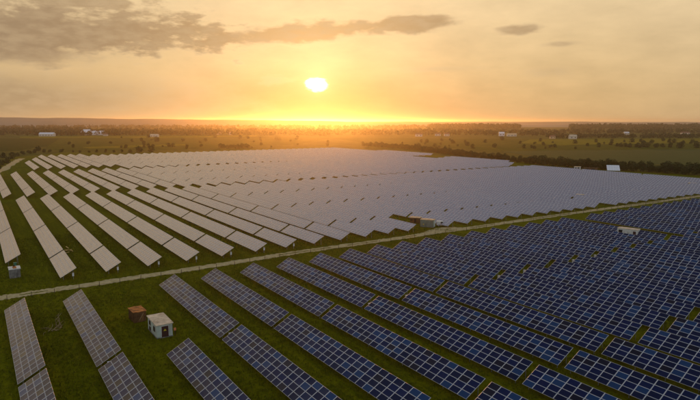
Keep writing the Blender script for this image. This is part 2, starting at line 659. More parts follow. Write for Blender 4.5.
# the patchwork of meadows and crops beyond the plant
px_sheet('meadow', wob([(-120, 139.0), (60, 138.4), (125, 139.6), (95, 143.5), (40, 147.0), (20, 151), (-120, 156)]), 0.03, M['meadow_dark'])
px_sheet('meadow', wob([(60, 138.2), (250, 136.6), (330, 138.0), (300, 144.0), (220, 148), (160, 150.5), (60, 151.5), (45, 148)]), 0.06, M['meadow_lime'])
px_sheet('meadow', wob([(82, 147.2), (130, 145.6), (185, 144.2), (185, 145.5), (130, 147.6), (90, 148.6)], 4, 0.15), 0.10, M['meadow_gold'])
px_sheet('meadow', wob([(20, 136.4), (160, 136.0), (260, 135.2), (255, 136.6), (160, 138.0), (20, 138.0)], 4, 0.12), 0.10, M['meadow_gold'])
px_sheet('meadow', wob([(330, 137.5), (420, 138.2), (560, 139.2), (820, 139.5), (820, 149.2), (620, 149.8), (560, 151.0), (500, 151.5), (420, 146.0), (370, 144)], 6, 0.25), 0.05, M['meadow_lime'])
px_sheet('meadow', wob([(530, 139.4), (620, 138.6), (820, 138.2), (820, 143.0), (640, 143.6), (560, 145.4), (520, 143)], 5, 0.2), 0.08, M['meadow_gold'])
px_sheet('crop_field', wob([(500, 151.6), (560, 150.6), (640, 149.6), (820, 149.0), (820, 168), (700, 166), (600, 161.5), (540, 157)], 5, 0.15), 0.11, M['crop'])


def strip(name, centre, half, z, mat, jag=0.35, seg=10):
    P = catmull(centre, seg)
    b = MB()
    L, Rr = [], []
    for i, p in enumerate(P):
        d = (P[min(i + 1, len(P) - 1)] - P[max(i - 1, 0)])
        d.z = 0
        d.normalize()
        s = Vector((-d.y, d.x, 0))
        L.append(p + s * (half + random.uniform(-jag, jag)))
        Rr.append(p - s * (half + random.uniform(-jag, jag)))
    n = len(P)
    b.v = [tuple((q.x, q.y, 0)) for q in L] + [tuple((q.x, q.y, 0)) for q in Rr]
    b.f = [(n + i, n + i + 1, i + 1, i) for i in range(n - 1)]
    b.m = [0] * (n - 1)
    me = b.mesh(name, mat)
    if me.polygons[0].normal.z < 0:
        me.flip_normals()
    return struct(link(name, me, None, (0, 0, z)))


ROADC = catmull(ROAD, 14)
strip('dirt_road', ROAD, 1.75, 0.03, M['dirt'], 0.4, 40)
# grassy crown between the wheel tracks, broken
for i in range(8, len(ROADC) - 10, 9):
    if random.random() < 0.35:
        strip('grass_crown', ROADC[i:i + random.randint(5, 8)], 0.28, 0.045, M['grass'], 0.16, 4)
strip('track', [gp(-14, 178), gp(1, 170.5), gp(9, 165.5), gp(16, 161.3), gp(21, 158.5)], 3.0, 0.03, M['dirt'], 1.2, 6)
strip('track', [gp(425, 233.6), gp(436, 230.2), gp(446, 228.2), gp(462, 228.4)], 1.6, 0.05, M['dirt'], 0.5, 6)

# ------------------------------------------------------------------ solar tables
MOD_L, MOD_W = 1.65, 0.985
TILT = math.asin(1.90 / (4 * MOD_W))
TW = 4 * MOD_W * math.cos(TILT)          # plan width
LOWZ = 0.80
CT, ST = math.cos(TILT), math.sin(TILT)


def module_geo(fr=0.045, gap=0.022, thick=0.04):
    """one module lying flat, centre at the origin: x up the slope, y along the row"""
    a, b = MOD_W / 2 - gap / 2, MOD_L / 2 - gap / 2
    ai, bi = a - fr * 0.7, b - fr * 1.25
    v = [(-a, -b, 0), (a, -b, 0), (a, b, 0), (-a, b, 0),
         (-ai, -bi, -.004), (ai, -bi, -.004), (ai, bi, -.004), (-ai, bi, -.004),
         (-a, -b, -thick), (a, -b, -thick), (a, b, -thick), (-a, b, -thick)]
    f = [(0, 1, 5, 4), (1, 2, 6, 5), (2, 3, 7, 6), (3, 0, 4, 7), (4, 5, 6, 7),
         (0, 8, 9, 1), (1, 9, 10, 2), (2, 10, 11, 3), (3, 11, 8, 0), (8, 11, 10, 9)]
    return np.array(v), np.array(f), np.array([0, 0, 0, 0, 1, 0, 0, 0, 0, 0])


MV, MF, MM = module_geo()


def tilted(v):
    """slope frame -> table frame (x plan from low edge, y row, z up)"""
    v = np.asarray(v, float)
    return np.stack([v[..., 0] * CT - v[..., 2] * ST, v[..., 1], LOWZ + v[..., 0] * ST + v[..., 2] * CT], -1)


def module_centres(n):
    return [((k + 0.5) * MOD_W, (j + 0.5) * MOD_L) for j in range(n) for k in range(4)]


def field_arrays(n, top_only=False):
    C = np.array(module_centres(n))
    F = MF[:5] if top_only else MF
    V = MV[:8] if top_only else MV
    vv = (V[None] + np.concatenate([C, np.zeros((len(C), 1))], 1)[:, None, :]).reshape(-1, 3)
    ff = (F[None] + (np.arange(len(C)) * len(V))[:, None, None]).reshape(-1, 4)
    mm = np.tile(MM[:len(F)], len(C))
    return tilted(vv), ff, mm


def support_mb(n, posts=True):
    L = n * MOD_L
    b = MB()
    for s in (0.8, 3.15):
        z = LOWZ + s * ST - 0.13
        b.box(s * CT - 0.04, s * CT + 0.04, 0.05, L - 0.05, z - 0.05, z + 0.05)
    k = max(2, round(L / 4.1))
    ys = [0.6 + (L - 1.2) * i / (k - 1) for i in range(k)]
    for y in ys:
        b.bar((0.25 * CT, y, LOWZ + 0.25 * ST - 0.21), (3.7 * CT, y, LOWZ + 3.7 * ST - 0.21), 0.06, 0.08)
        if posts:
            for s in (0.8, 3.15):
                b.box(s * CT - 0.05, s * CT + 0.05, y - 0.04, y + 0.04, -0.1, LOWZ + s * ST - 0.24)
    return b, ys


_cache = {}


def field_mesh(n, g):
    if ('f', n, g) not in _cache:
        V, F, mm = field_arrays(n)
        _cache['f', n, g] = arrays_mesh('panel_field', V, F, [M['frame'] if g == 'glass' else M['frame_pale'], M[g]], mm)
    return _cache['f', n, g]


def support_mesh(n, posts=True):
    if ('s', n, posts) not in _cache:
        _cache['s', n, posts] = support_mb(n, posts)[0].mesh('support_frame', M['steel'])
    return _cache['s', n, posts]


panel_me = arrays_mesh('panel', MV, MF, [M['frame'], M['glass']], MM)
panel_pale_me = arrays_mesh('panel', MV, MF, [M['frame_pale'], M['glass_glare']], MM)
rot_panel = Matrix.Rotation(-TILT, 4, 'Y')


def post_mesh(s):
    if ('p', s) not in _cache:
        b = MB()
        b.box(-0.05, 0.05, -0.04, 0.04, -0.1, LOWZ + s * ST - 0.24)
        _cache['p', s] = b.mesh('post', M['steel'])
    return _cache['p', s]


ONES = ['', 'first', 'second', 'third', 'fourth', 'fifth', 'sixth', 'seventh', 'eighth', 'ninth', 'tenth', 'eleventh', 'twelfth',
        'thirteenth', 'fourteenth', 'fifteenth', 'sixteenth', 'seventeenth', 'eighteenth', 'nineteenth', 'twentieth']
TENS = {2: 'twenty', 3: 'thirty', 4: 'forty', 5: 'fifty', 6: 'sixty', 7: 'seventy', 8: 'eighty', 9: 'ninety'}


def ordinal(n):
    if n <= 20:
        return ONES[n]
    if n >= 100:
        return ('one hundredth' if n == 100 else 'two hundredth' if n == 200 else ('hundred and ' if n < 200 else 'two hundred and ') + ordinal(n % 100))
    t, o = divmod(n, 10)
    if o == 0:
        return TENS[t][:-1] + 'ieth'
    return TENS[t] + '-' + ONES[o]


FRONT_X = [6.1, 16.0, 25.7, 34.9, 44.2, 53.6, 63.0, 72.1, 81.1, 90.0, 98.7, 107.4, 116.6, 125.8, 135.0, 143.8, 152.5, 161.2, 169.9, 178.4,
           186.8, 195.3, 203.6, 212.0, 220.4, 228.8, 236.8, 244.6, 252.3, 259.8]
while FRONT_X[-1] < 345:
    FRONT_X.append(FRONT_X[-1] + 7.6)
BACK_X = [8.1, 17.8, 27.5, 37.1, 46.6, 56.0, 65.6, 74.8, 83.9, 93.0, 102.1, 110.8, 118.7, 127.1, 135.6, 144.4, 152.9, 161.3, 169.3, 177.3,
          185.5, 192.9, 200.2, 207.3, 214.6, 221.7, 229.2, 236.6, 244.0, 251.4, 259.0, 266.6, 274.2, 281.6, 288.9]
while BACK_X[-1] < 352:
    BACK_X.append(BACK_X[-1] + 7.4)
tables = []      # (xhigh, y0, columns, label)


def add_row(xh, y0, cols, gap, maker):
    y = y0
    for j, n in enumerate(cols):
        if n > 0:
            tables.append((xh, y, n, maker(j + 1)))
        y += abs(n) * MOD_L + gap


for i, xh in enumerate(FRONT_X):
    nm = ordinal(i + 1)
    y_road = 122.6 if xh > 30 else 121.6
    y = y_road
    for j in range(3):
        n = 22
        y -= n * MOD_L
        skip = (j == 0 and i in (2, 19))
        if not skip:
            tables.append((xh, y, n, f'dark blue solar table near side of road, {nm} row from left, {ordinal(j + 1)} below road'))
        y -= 1.05 if xh < 90 else 1.35
for i, xh in enumerate(BACK_X):
    nm = ordinal(i + 1)
    y0 = 140.6 - (0.032 * max(0, xh - 110) if xh > 110 else 0)
    cols = [13, 26, 26, 26]
    if i in (0, 13, 25):
        cols[0] = -13
    if xh > 330:
        cols[0] = -13
    add_row(xh, y0, cols, 1.15,
            lambda j, nm=nm: f'pale reflecting solar table just beyond road, {nm} row from left, {ordinal(j)} from road')
    # second block
    x2 = xh - 4.4
    add_row(x2, 301.5 if xh > 90 else 304.5, [18, 31, 31] if i else [18, 22], 1.1,
            lambda j, nm=nm: f'pale solar table in middle block, {nm} row from left, {ordinal(j)} from its near edge')
X3 = []
x = 39.6
while x < 402:
    X3.append(x)
    x += 8.7 if x < 120 else 8.0
for i, xh in enumerate(X3):
    nm = ordinal(i + 1)
    yfar = 548 if i == 0 else 606 if i == 1 else 640 if xh < 110 else 612 if xh < 230 else 640 if xh < 390 else 560
    y0 = 470 if xh < 95 else 446
    cols = []
    while y0 + sum(cols) * MOD_L + 26 * MOD_L < yfar + 12:
        cols.append(26)
    add_row(xh, y0, cols, 1.1, lambda j, nm=nm: f'pale solar table in farthest block, {nm} row from left, {ordinal(j)} from its near edge')
for xh in (358.6, 366.5, 374.5, 382):       # the middle block reaches further right
    add_row(xh, 312 if xh < 370 else 330, [18, 31] if xh < 370 else [12, 31], 1.1,
            lambda j, xh=xh: f'pale solar table at right end of middle block, {ordinal(round((xh - 350) / 8))} added row, {ordinal(j)} of its row')


def table_px(t):
    xh, y0, n, lb = t
    P = [proj((xh - TW, y0, LOWZ)), proj((xh, y0, LOWZ + 1.9)), proj((xh, y0 + n * MOD_L, LOWZ + 1.9)), proj((xh - TW, y0 + n * MOD_L, LOWZ))]
    if any(p is None for p in P):
        return None
    if min(p[0] for p in P) > 706 or max(p[0] for p in P) < -6 or min(p[1] for p in P) > 404:
        return None
    a = 0
    for k in range(4):
        a += P[k][0] * P[(k + 1) % 4][1] - P[(k + 1) % 4][0] * P[k][1]
    return abs(a) / 2, min(p[2] for p in P)


seen = []
for t in tables:
    q = table_px(t)
    if q:
        seen.append((q[0], q[1], t))
seen.sort(key=lambda s: -s[0])
NEAR_DIST = 152.0
n_near = 0
rest = []
box_spots = []
for rank, (area, dist, (xh, y0, n, lb)) in enumerate(seen):
    if rank >= 300:
        rest.append((xh, y0, n))
        continue
    root = thing('solar_table', lb, 'solar panels', (xh - TW, y0, 0), 'solar tables in rows')
    if dist < NEAR_DIST:
        n_near += 1
        for (s, yy) in module_centres(n):
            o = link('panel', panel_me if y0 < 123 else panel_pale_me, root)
            c = tilted(np.array([s, yy, 0.0]))
            m = rot_panel.copy()
            m.translation = Vector(c)
            o.matrix_local = m
        link('support_frame', support_mesh(n, False), root)
        for yy in support_mb(n)[1]:
            for s in (0.8, 3.15):
                link('post', post_mesh(s), root, (s * CT, yy, 0))
    else:
        f = link('panel_field', field_mesh(n, 'glass' if y0 < 123 else 'glass_glare'), root)
        f['kind'] = 'stuff'
        link('support_frame', support_mesh(n), root)['kind'] = 'stuff'
print('tables seen', len(seen), 'near', n_near, 'rest', len(rest))
if rest:
    VV, FF, MMs, off = [], [], [], 0
    for xh, y0, n in rest:
        V, F, mm = field_arrays(n, True)
        V = V + np.array([xh - TW, y0, 0])
        VV.append(V)
        FF.append(F + off)
        MMs.append(mm)
        off += len(V)
        L = n * MOD_L
        q = np.array([[xh - TW, y0, LOWZ - .08], [xh, y0, LOWZ + 1.82], [xh, y0 + L, LOWZ + 1.82], [xh - TW, y0 + L, LOWZ - .08]])
        VV.append(q)
        FF.append(np.array([[0, 3, 2, 1]]) + off)
        MMs.append(np.array([0]))
        off += 4
    far = link('far_solar_tables', arrays_mesh('far_solar_tables', np.concatenate(VV), np.concatenate(FF), [M['frame_pale'], M['glass_glare']], np.concatenate(MMs)))
    tag(far, 'farthest solar tables merging into one pale sheet below the meadow', 'solar panels', None, 'stuff')

# ------------------------------------------------------------------ inverter cabinets in the gaps of the rows
def cabinet_parts():
    b = MB()
    b.box(-0.32, 0.32, -0.14, 0.14, 1.0, 1.95)
    d = MB()
    d.box(-0.28, 0.28, -0.17, -0.142, 1.05, 1.90)
    p = MB()
    p.box(-0.05, 0.05, -0.05, 0.05, -0.1, 0.998)
    c = MB()
    c.poly([(-0.38, -0.22, 1.95), (0.38, -0.22, 1.95), (0.38, 0.2, 2.02), (-0.38, 0.2, 2.02)])
    c.box(-0.38, 0.38, -0.2, 0.2, 1.953, 1.99)
    return b.mesh('cabinet', M['white']), d.mesh('door', M['sheet_white']), p.mesh('post', M['steel']), c.mesh('rain_cap', M['frame'])


CAB = cabinet_parts()
for row, side in ((1, ''), (3, ''), (6, ''), (7, ''), (10, ''), (11, ''), (13, ''), (14, '')):
    xh = FRONT_X[row]
    y = (122.6 if xh > 30 else 121.6) - 22 * MOD_L - (0.55 if xh < 90 else 0.68)
    r = thing('inverter_cabinet', f'small white inverter cabinet in table gap of {ordinal(row + 1)} row from left, near side of road', 'cabinet', (xh - 1.75, y, 0), 'inverter cabinets on near side of road')
    r.scale = (0.85, 0.8, 0.72)
    for nm, me in zip(('cabinet', 'door', 'post', 'rain_cap'), CAB):
        link(nm, me, r)
for row in (1, 2, 3, 4, 5, 6, 7):
    xh = BACK_X[row]
    r = thing('inverter_cabinet', f'small white cabinet at road end of {ordinal(row + 1)} row from left beyond road', 'cabinet', (xh - 0.75, 140.9, 0), 'cabinets at road ends beyond road')
    r.scale = (0.6, 0.6, 0.75)
    for nm, me in zip(('cabinet', 'door', 'post', 'rain_cap'), CAB):
        link(nm, me, r)

# ------------------------------------------------------------------ huts and containers
def hut():
    X0, X1, Y0, Y1, Z = 0, 2.6, 0, 5.7, 2.25
    r = thing('hut', 'pale green hut with flat beige roof and brown door in near grass', 'hut', (23.25, 93.4, 0))
    b = MB()
    b.box(X0, X1, Y0, Y1, -0.1, Z)
    b.build('wall', M['pale_green'], r)
    p = MB()
    p.box(X0 - 0.06, X1 + 0.06, Y0 - 0.06, Y1 + 0.06, -0.1, 0.16)
    p.build('plinth', M['concrete'], r)
    b = MB()
    b.box(X0 - 0.16, X1 + 0.16, Y0 - 0.18, Y1 + 0.18, Z + 0.002, Z + 0.16)
    rf = b.build('roof', M['roof_felt'], r)
    for y in (1.2, 2.6, 4.0):
        s = MB()
        s.box(X0 - 0.14, X1 + 0.14, y, y + 0.05, Z + 0.162, Z + 0.175)
        s.build('seam', M['roof_felt'], rf)
    b = MB()
    b.box(0.78, 1.92, -0.05, -0.002, 0.12, 2.0)
    d = b.build('door', M['door_brown'], r)
    b = MB()
    b.box(1.33, 1.37, -0.06, -0.052, 0.14, 1.98)
    b.build('door_seam', M['dark'], d)
    b = MB()
    b.poly([(1.10, -0.058, 1.18), (1.58, -0.058, 1.18), (1.34, -0.058, 1.60)])
    b.poly([(1.58, -0.053, 1.18), (1.10, -0.053, 1.18), (1.34, -0.053, 1.60)])
    b.build('warning_sign', M['yellow'], d)
    b = MB()
    for (x0, x1, z0, z1) in ((0.70, 0.776, 0.10, 2.08), (1.924, 2.0, 0.10, 2.08), (0.776, 1.924, 2.003, 2.08)):
        b.box(x0, x1, -0.06, -0.002, z0, z1)
    b.build('door_frame', M['white'], d)
    for (y, z0, z1) in ((1.2, 0.95, 1.65), (3.9, 1.25, 1.85), (3.9, 0.3, 0.8)):
        b = MB()
        b.box(-0.05, -0.002, y, y + 0.75, z0, z1)
        w = b.build('window', M['window'], r)
        f = MB()
        f.box(-0.07, -0.002, y - 0.07, y - 0.002, z0 - 0.07, z1 + 0.07)
        f.box(-0.07, -0.002, y + 0.752, y + 0.82, z0 - 0.07, z1 + 0.07)
        f.box(-0.07, -0.002, y, y + 0.75, z0 - 0.07, z0 - 0.002)
        f.box(-0.07, -0.002, y, y + 0.75, z1 + 0.002, z1 + 0.07)
        f.build('frame', M['door_brown'], w)


hut()
r = thing('marker_box', 'small orange box on a short post beside pale green hut', 'box', (26.3, 93.6, 0))
b = MB()
b.box(-0.18, 0.18, -0.12, 0.12, 0.85, 1.25)
b.build('box', M['orange'], r)
b = MB()
b.box(-0.05, 0.05, -0.05, 0.05, -0.1, 0.848)
b.build('post', M['door_brown'], r)


def rusty_box():
    r = thing('storage_box', 'rusty brown metal storage box with orange sagging roof', 'shed', (21.85, 103.3, 0), rz=R(3))
    b = MB()
    b.box(0, 2.15, 0, 3.3, 0.0, 1.85)
    b.build('wall', M['rust_wall'], r)
    # corrugation ribs on the two visible faces
    for x in np.arange(0.1, 2.1, 0.27):
        q = MB()
        q.box(x, x + 0.1, -0.035, -0.002, 0.05, 1.82)
        q.build('rib', M['rust_wall'], r)
    for y in np.arange(0.15, 3.2, 0.3):
        q = MB()
        q.box(-0.035, -0.002, y, y + 0.1, 0.05, 1.82)
        q.build('rib', M['rust_wall'], r)
    # roof sheet, gently buckled
    bm = bmesh.new()
    nx, ny = 8, 10
    g = [[bm.verts.new((-0.12 + 2.39 * i / nx, -0.12 + 3.54 * j / ny,
                        1.93 + 0.05 * math.sin(i * 1.3) * math.cos(j * 0.9) + random.uniform(-.015, .015))) for j in range(ny + 1)] for i in range(nx + 1)]
    for i in range(nx):
        for j in range(ny):
            bm.faces.new((g[i][j], g[i + 1][j], g[i + 1][j + 1], g[i][j + 1]))
    e = bmesh.ops.extrude_face_region(bm, geom=bm.faces[:])
    for v in e['geom']:
        if isinstance(v, bmesh.types.BMVert):
            v.co.z += 0.06
    bmesh.ops.recalc_face_normals(bm, faces=bm.faces[:])
    me = bpy.data.meshes.new('roof')
    bm.to_mesh(me)
    me.materials.append(M['rust'])
    link('roof', me, r)
    q = MB()
    q.box(0.75, 1.75, -0.065, -0.037, 0.1, 1.7)
    d = q.build('door', M['rust_wall'], r)
    q = MB()
    q.bar((0.85, -0.08, 0.3), (1.65, -0.08, 1.55), 0.02, 0.09)
    q.build('brace', M['dry'], d)


rusty_box()


def grey_hut():
    r = thing('concrete_kiosk', 'grey concrete kiosk with white and rust stained roof across the road', 'kiosk', (4.9, 149.4, 0))
    b = MB()
    b.box(0, 2.2, 0, 3.0, -0.1, 2.05)
    b.build('wall', M['concrete'], r)
    b = MB()
    b.box(-0.12, 2.32, -0.12, 3.12, 2.052, 2.2)
    rf = b.build('roof', M['white'], r)
    b = MB()
    b.box(0.75, 1.5, 0.35, 2.7, 2.202, 2.26)
    b.build('rust_patch', M['rust'], rf)
    b = MB()
    b.box(0.95, 1.25, 2.2, 2.5, 2.262, 2.62)
    b.build('vent', M['dark'], rf)
    b = MB()
    b.box(0.6, 1.5, -0.05, -0.002, 0.1, 1.85)
    b.build('door', M['concrete'], r)


grey_hut()
r = thing('cable_cabinet', 'narrow green cabinet standing behind the grey concrete kiosk', 'cabinet', (6.5, 157.2, 0))
b = MB()
b.box(-0.3, 0.3, -0.3, 0.3, 0.1, 1.9)
b.build('cabinet', M['green_paint'], r)
b = MB()
b.box(-0.36, 0.36, -0.36, 0.36, 1.902, 1.98)
b.build('rain_cap', M['green_paint'], r)
b = MB()
b.box(-0.34, 0.34, -0.34, 0.34, -0.1, 0.098)
b.build('plinth', M['concrete'], r)
b = MB()
b.box(-0.25, 0.25, -0.33, -0.302, 0.2, 1.85)
b.build('door', M['green_paint'], r)


def station():
    # grey green transformer container by the road
    a = gp(420.2, 227.0)
    c = gp(433.4, 228.0)
    d = (c - a)
    L = d.length
    rz = math.atan2(d.y, d.x)
    r = thing('transformer_container', 'grey green transformer container with tan roof by the road bend', 'container', (a.x, a.y, 0), rz=rz)
    b = MB()
    b.box(0, L, 0, 2.4, 0.15, 2.6)
    b.build('wall', M['grey_green'], r)
    b = MB()
    b.box(-0.08, L + 0.08, -0.08, 2.48, 2.602, 2.74)
    b.build('roof', M['tan'], r)
    b = MB()
    b.box(0.1, L - 0.1, 0.1, 2.3, -0.1, 0.148)
    b.build('plinth', M['concrete'], r)
    for x in np.arange(0.2, L - 0.15, 0.34):
        q = MB()
        q.box(x, x + 0.12, -0.04, -0.002, 0.2, 2.55)
        q.build('rib', M['grey_green'], r)
    q = MB()
    q.poly([(0.95, -0.06, 0.9), (1.4, -0.06, 0.9), (1.175, -0.06, 1.35)])
    q.build('warning_sign', M['yellow'], r)
    for y in (0.25, 1.25):
        q = MB()
        q.box(L + 0.002, L + 0.04, y, y + 0.9, 0.25, 2.45)
        q.build('door', M['pale_green'], r)
    # older shed with tan roof behind it
    p = gp(409.8, 222.8)
    r = thing('site_shed', 'low brick coloured shed with tan roof behind the transformer container', 'shed', (p.x, p.y, 0), rz=rz)
    b = MB()
    b.box(0, 3.6, 0, 2.4, -0.1, 1.9)
    b.build('wall', M['rust_wall'], r)
    b = MB()
    b.box(-0.15, 3.75, -0.15, 2.55, 1.902, 2.05)
    b.build('roof', M['tan'], r)
    q = MB()
    q.box(1.5, 2.3, -0.05, -0.002, 0.1, 1.6)
    q.build('door', M['dark'], r)
    q = MB()
    q.box(0.4, 1.0, -0.05, -0.002, 0.8, 1.4)
    q.build('window', M['window'], r)


station()


def van():
    p = gp(436.6, 226.4)
    r = thing('parked_van', 'small white van parked at the right of the transformer container', 'van', (p.x, p.y, 0), rz=R(-38))
    bm = bmesh.new()
    prof = [(0, .35), (3.6, .35), (3.65, .8), (3.55, 1.05), (2.85, 1.12), (2.3, 1.72), (2.1, 1.8), (.15, 1.8), (0, 1.6)]
    lo = [bm.verts.new((x, 0, z)) for x, z in prof]
    hi = [bm.verts.new((x, 1.6, z)) for x, z in prof]
    bm.faces.new(lo[::-1])
    bm.faces.new(hi)
    for i in range(len(prof)):
        j = (i + 1) % len(prof)
        bm.faces.new((lo[i], lo[j], hi[j], hi[i]))
    bmesh.ops.recalc_face_normals(bm, faces=bm.faces[:])
    bmesh.ops.bevel(bm, geom=bm.edges[:], offset=0.06, segments=2, affect='EDGES')
    me = bpy.data.meshes.new('body')
    bm.to_mesh(me)
    me.materials.append(M['car_white'])
    link('body', me, r)
    for y in (-0.012, 1.588):
        q = MB()
        q.box(1.35, 2.2, y, y + 0.024, 1.12, 1.62)
        q.build('window', M['window'], r)
    q = MB()
    mm = Matrix.Translation((2.58, 0.8, 1.45)) @ Matrix.Rotation(R(47.5), 4, 'Y')
    q.box(-0.36, 0.36, -0.66, 0.66, -0.01, 0.03, 0, mm)
    q.build('windscreen', M['window'], r)
    q = MB()
    q.box(-0.03, -0.002, 0.25, 1.35, 1.15, 1.6)
    q.build('rear_window', M['window'], r)
    for y in (0.12, 1.3):
        q = MB()
        q.box(-0.03, -0.002, y, y + 0.16, 0.75, 1.05)
        q.build('tail_lamp', M['lamp_red'], r)
    for x in (0.7, 2.9):
        for y in (-0.02, 1.46):
            q = MB()
            ring = [(x + 0.31 * math.cos(t), 0, 0.31 + 0.31 * math.sin(t)) for t in np.linspace(0, 2 * math.pi, 15)[:-1]]
            q.poly([(a, y, c) for a, _, c in ring])
            q.poly([(a, y + 0.16, c) for a, _, c in ring][::-1])
            for k in range(14):
                A, B = ring[k], ring[(k + 1) % 14]
                q.quad((A[0], y, A[2]), (A[0], y + .16, A[2]), (B[0], y + .16, B[2]), (B[0], y, B[2]))
            w = q.build('wheel', M['tyre'], r)
            q = MB()
            yy = y - 0.006 if y < 0.5 else y + 0.166
            q.poly([(x + (a - x) * 0.55, yy, 0.31 + (c - 0.31) * 0.55) for a, _, c in ring])
            q.build('rim', M['frame'], w)


van()


def substation():
    a = gp(617.6, 227.6, 3.0)
    c = gp(637.6, 230.0, 3.0)
    d = c - a
    L = d.length
    rz = math.atan2(d.y, d.x)
    r = thing('substation_container', 'long white substation container among dark panels on right', 'container', (a.x, a.y, 0), rz=rz)
    b = MB()
    b.box(0, L, 0, 2.5, 0.2, 2.85)
    b.build('wall', M['white'], r)
    b = MB()
    b.box(-0.1, L + 0.1, -0.1, 2.6, 2.852, 3.0)
    b.build('roof', M['roof_felt'], r)
    b = MB()
    b.box(0.1, L - 0.1, 0.1, 2.4, -0.1, 0.198)
    b.build('plinth', M['concrete'], r)
    for (x0, x1, z0, z1, nm, m) in ((0.35, 1.55, 1.35, 2.45, 'vent', 'dark'), (L - 1.25, L - 0.45, 0.4, 2.4, 'door', 'door_brown'),
                                    (L * 0.45, L * 0.45 + 1.5, 0.5, 1.5, 'vent', 'dark'), (L * 0.25, L * 0.25 + 0.9, 0.4, 2.3, 'door', 'white')):
        q = MB()
        q.box(x0, x1, -0.05, -0.002, z0, z1)
        q.build(nm, M[m], r)


substation()


def small_kiosk(name, label, px, py, L, Dp, Hh, wall, roof, rz=None):
    p = gp(px, py)
    r = thing(name, label, 'kiosk', (p.x, p.y, 0), rz=R(-58) if rz is None else rz)
    b = MB()
    b.box(0, L, 0, Dp, -0.1, Hh)
    b.build('wall', M[wall], r)
    b = MB()
    b.box(-0.15, L + 0.15, -0.15, Dp + 0.15, Hh + 0.002, Hh + 0.16)
    b.build('roof', M[roof], r)
    q = MB()
    q.box(L * 0.55, L * 0.8, -0.05, -0.002, 0.1, Hh * 0.85)
    q.build('door', M['dark'], r)
    q = MB()
    q.box(L * 0.15, L * 0.35, -0.05, -0.002, Hh * 0.4, Hh * 0.8)
    q.build('window', M['window'], r)


small_kiosk('transformer_kiosk', 'small beige kiosk on grass strip inside the blue back field', 576, 199.4, 3.2, 2.2, 2.2, 'concrete', 'roof_felt')
small_kiosk('transformer_kiosk', 'small white kiosk between far panels near the right edge', 687.5, 187.2, 4.0, 2.2, 2.3, 'white', 'roof_felt')
small_kiosk('site_cabin', 'white site cabin at the tree belt left of white canopy', 574, 170.2, 4.5, 2.6, 2.6, 'white', 'tan')
small_kiosk('site_cabin', 'long brown shed at tree belt between white cabin and white canopy', 584, 170.6, 9, 2.6, 2.0, 'rust_wall', 'rust_wall')


def canopy():
    a = gp(607, 173.5)
    r = thing('canopy_shed', 'open shed with sloping bright white sheet roof before the trees', 'shed', (a.x, a.y, 0), rz=R(-52))
    L, D = 8.2, 7.0
    for i in range(5):
        x0, x1 = L * i / 5 + 0.02, L * (i + 1) / 5 - 0.02
        q = MB()
        q.poly([(x0, 0, 2.2), (x1, 0, 2.2), (x1, D, 5.4), (x0, D, 5.4)])
        q.poly([(x0, 0, 2.12), (x0, D, 5.32), (x1, D, 5.32), (x1, 0, 2.12)])
        for (A, B) in (((x0, 0, 2.2), (x1, 0, 2.2)), ((x1, D, 5.4), (x0, D, 5.4)), ((x1, 0, 2.2), (x1, D, 5.4)), ((x0, D, 5.4), (x0, 0, 2.2))):
            q.quad(A, (A[0], A[1], A[2] - .08), (B[0], B[1], B[2] - .08), B)
        q.build('roof_sheet', M['sheet_white'], r)
    for x in (0.2, L - 0.2):
        for y, h in ((0.4, 2.2), (D - 0.4, 5.0)):
            q = MB()
            q.box(x - .1, x + .1, y - .1, y + .1, -0.1, h)
            q.build('post', M['steel'], r)


canopy()

# ------------------------------------------------------------------ wire fence along the near side of the road
fr = thing('wire_fence', 'thin wire fence on dark posts along near edge of dirt road', 'fence', (0, 0, 0))
fpts = []
acc = 0.0
prev = None
for p in catmull(ROAD, 40):
    if p.x < -4 or p.x > 330:
        prev = p
        continue
    q = Vector((p.x, p.y - 3.0, 0))
    if prev is None or (q - prev).length > 4.2:
        fpts.append(q)
        prev = q
pb = MB()
pb.box(-0.04, 0.04, -0.04, 0.04, -0.1, 1.2)
post_me = pb.mesh('fence_post', M['door_brown'])
for q in fpts:
    o = link('post', post_me, fr, (q.x + random.uniform(-.1, .1), q.y + random.uniform(-.1, .1), random.uniform(-.08, .05)))
    o.rotation_euler = (random.uniform(-.05, .05), random.uniform(-.05, .05), random.uniform(0, 1))
for z in (0.5, 1.0):
    wb = MB()
    wb.tube([(q.x, q.y, z) for q in fpts], 0.012, 3)
    wb.build('wire', M['steel'], fr)

# ------------------------------------------------------------------ debris in the grass
pl = thing('lumber_pile', 'scattered pale yellow planks lying in grass between back rows', 'planks', (19.9, 173.0, 0))
for k in range(11):
    q = MB()
    L = random.uniform(1.0, 2.4)
    q.box(-L / 2, L / 2, -0.14, 0.14, 0.0, 0.07)
    o = q.build('plank', M['wood'], pl, (random.gauss(0, 1.0), random.gauss(0, 2.2), 0.04 + 0.08 * k / 3))
    o.rotation_euler = (random.uniform(-.12, .12), random.uniform(-.12, .12), random.uniform(0, 3.1))


def brush(label, loc, n, spread_x, spread_y, hmax, seed):
    rr = random.Random(seed)
    r = thing('dead_brush', label, 'brush', loc)
    for k in range(n):
        q = MB()
        x, y = rr.gauss(0, spread_x), rr.gauss(0, spread_y)
        p = Vector((x, y, 0.0))
        pts, rad = [p.copy()], [0.09]
        d = Vector((rr.uniform(-1, 1), rr.uniform(-1, 1), rr.uniform(0.15, 0.9))).normalized()
        for s in range(4):
            p = p + d * hmax * 0.3
            d = (d + Vector((rr.uniform(-.5, .5), rr.uniform(-.5, .5), rr.uniform(-.4, .3)))).normalized()
            p.z = max(p.z, 0.05)
            pts.append(p.copy())
            rad.append(0.09 * (1 - (s + 1) / 4.6))
        q.tube(pts, rad, 5)
        q.build('branch', M['dry'], r)


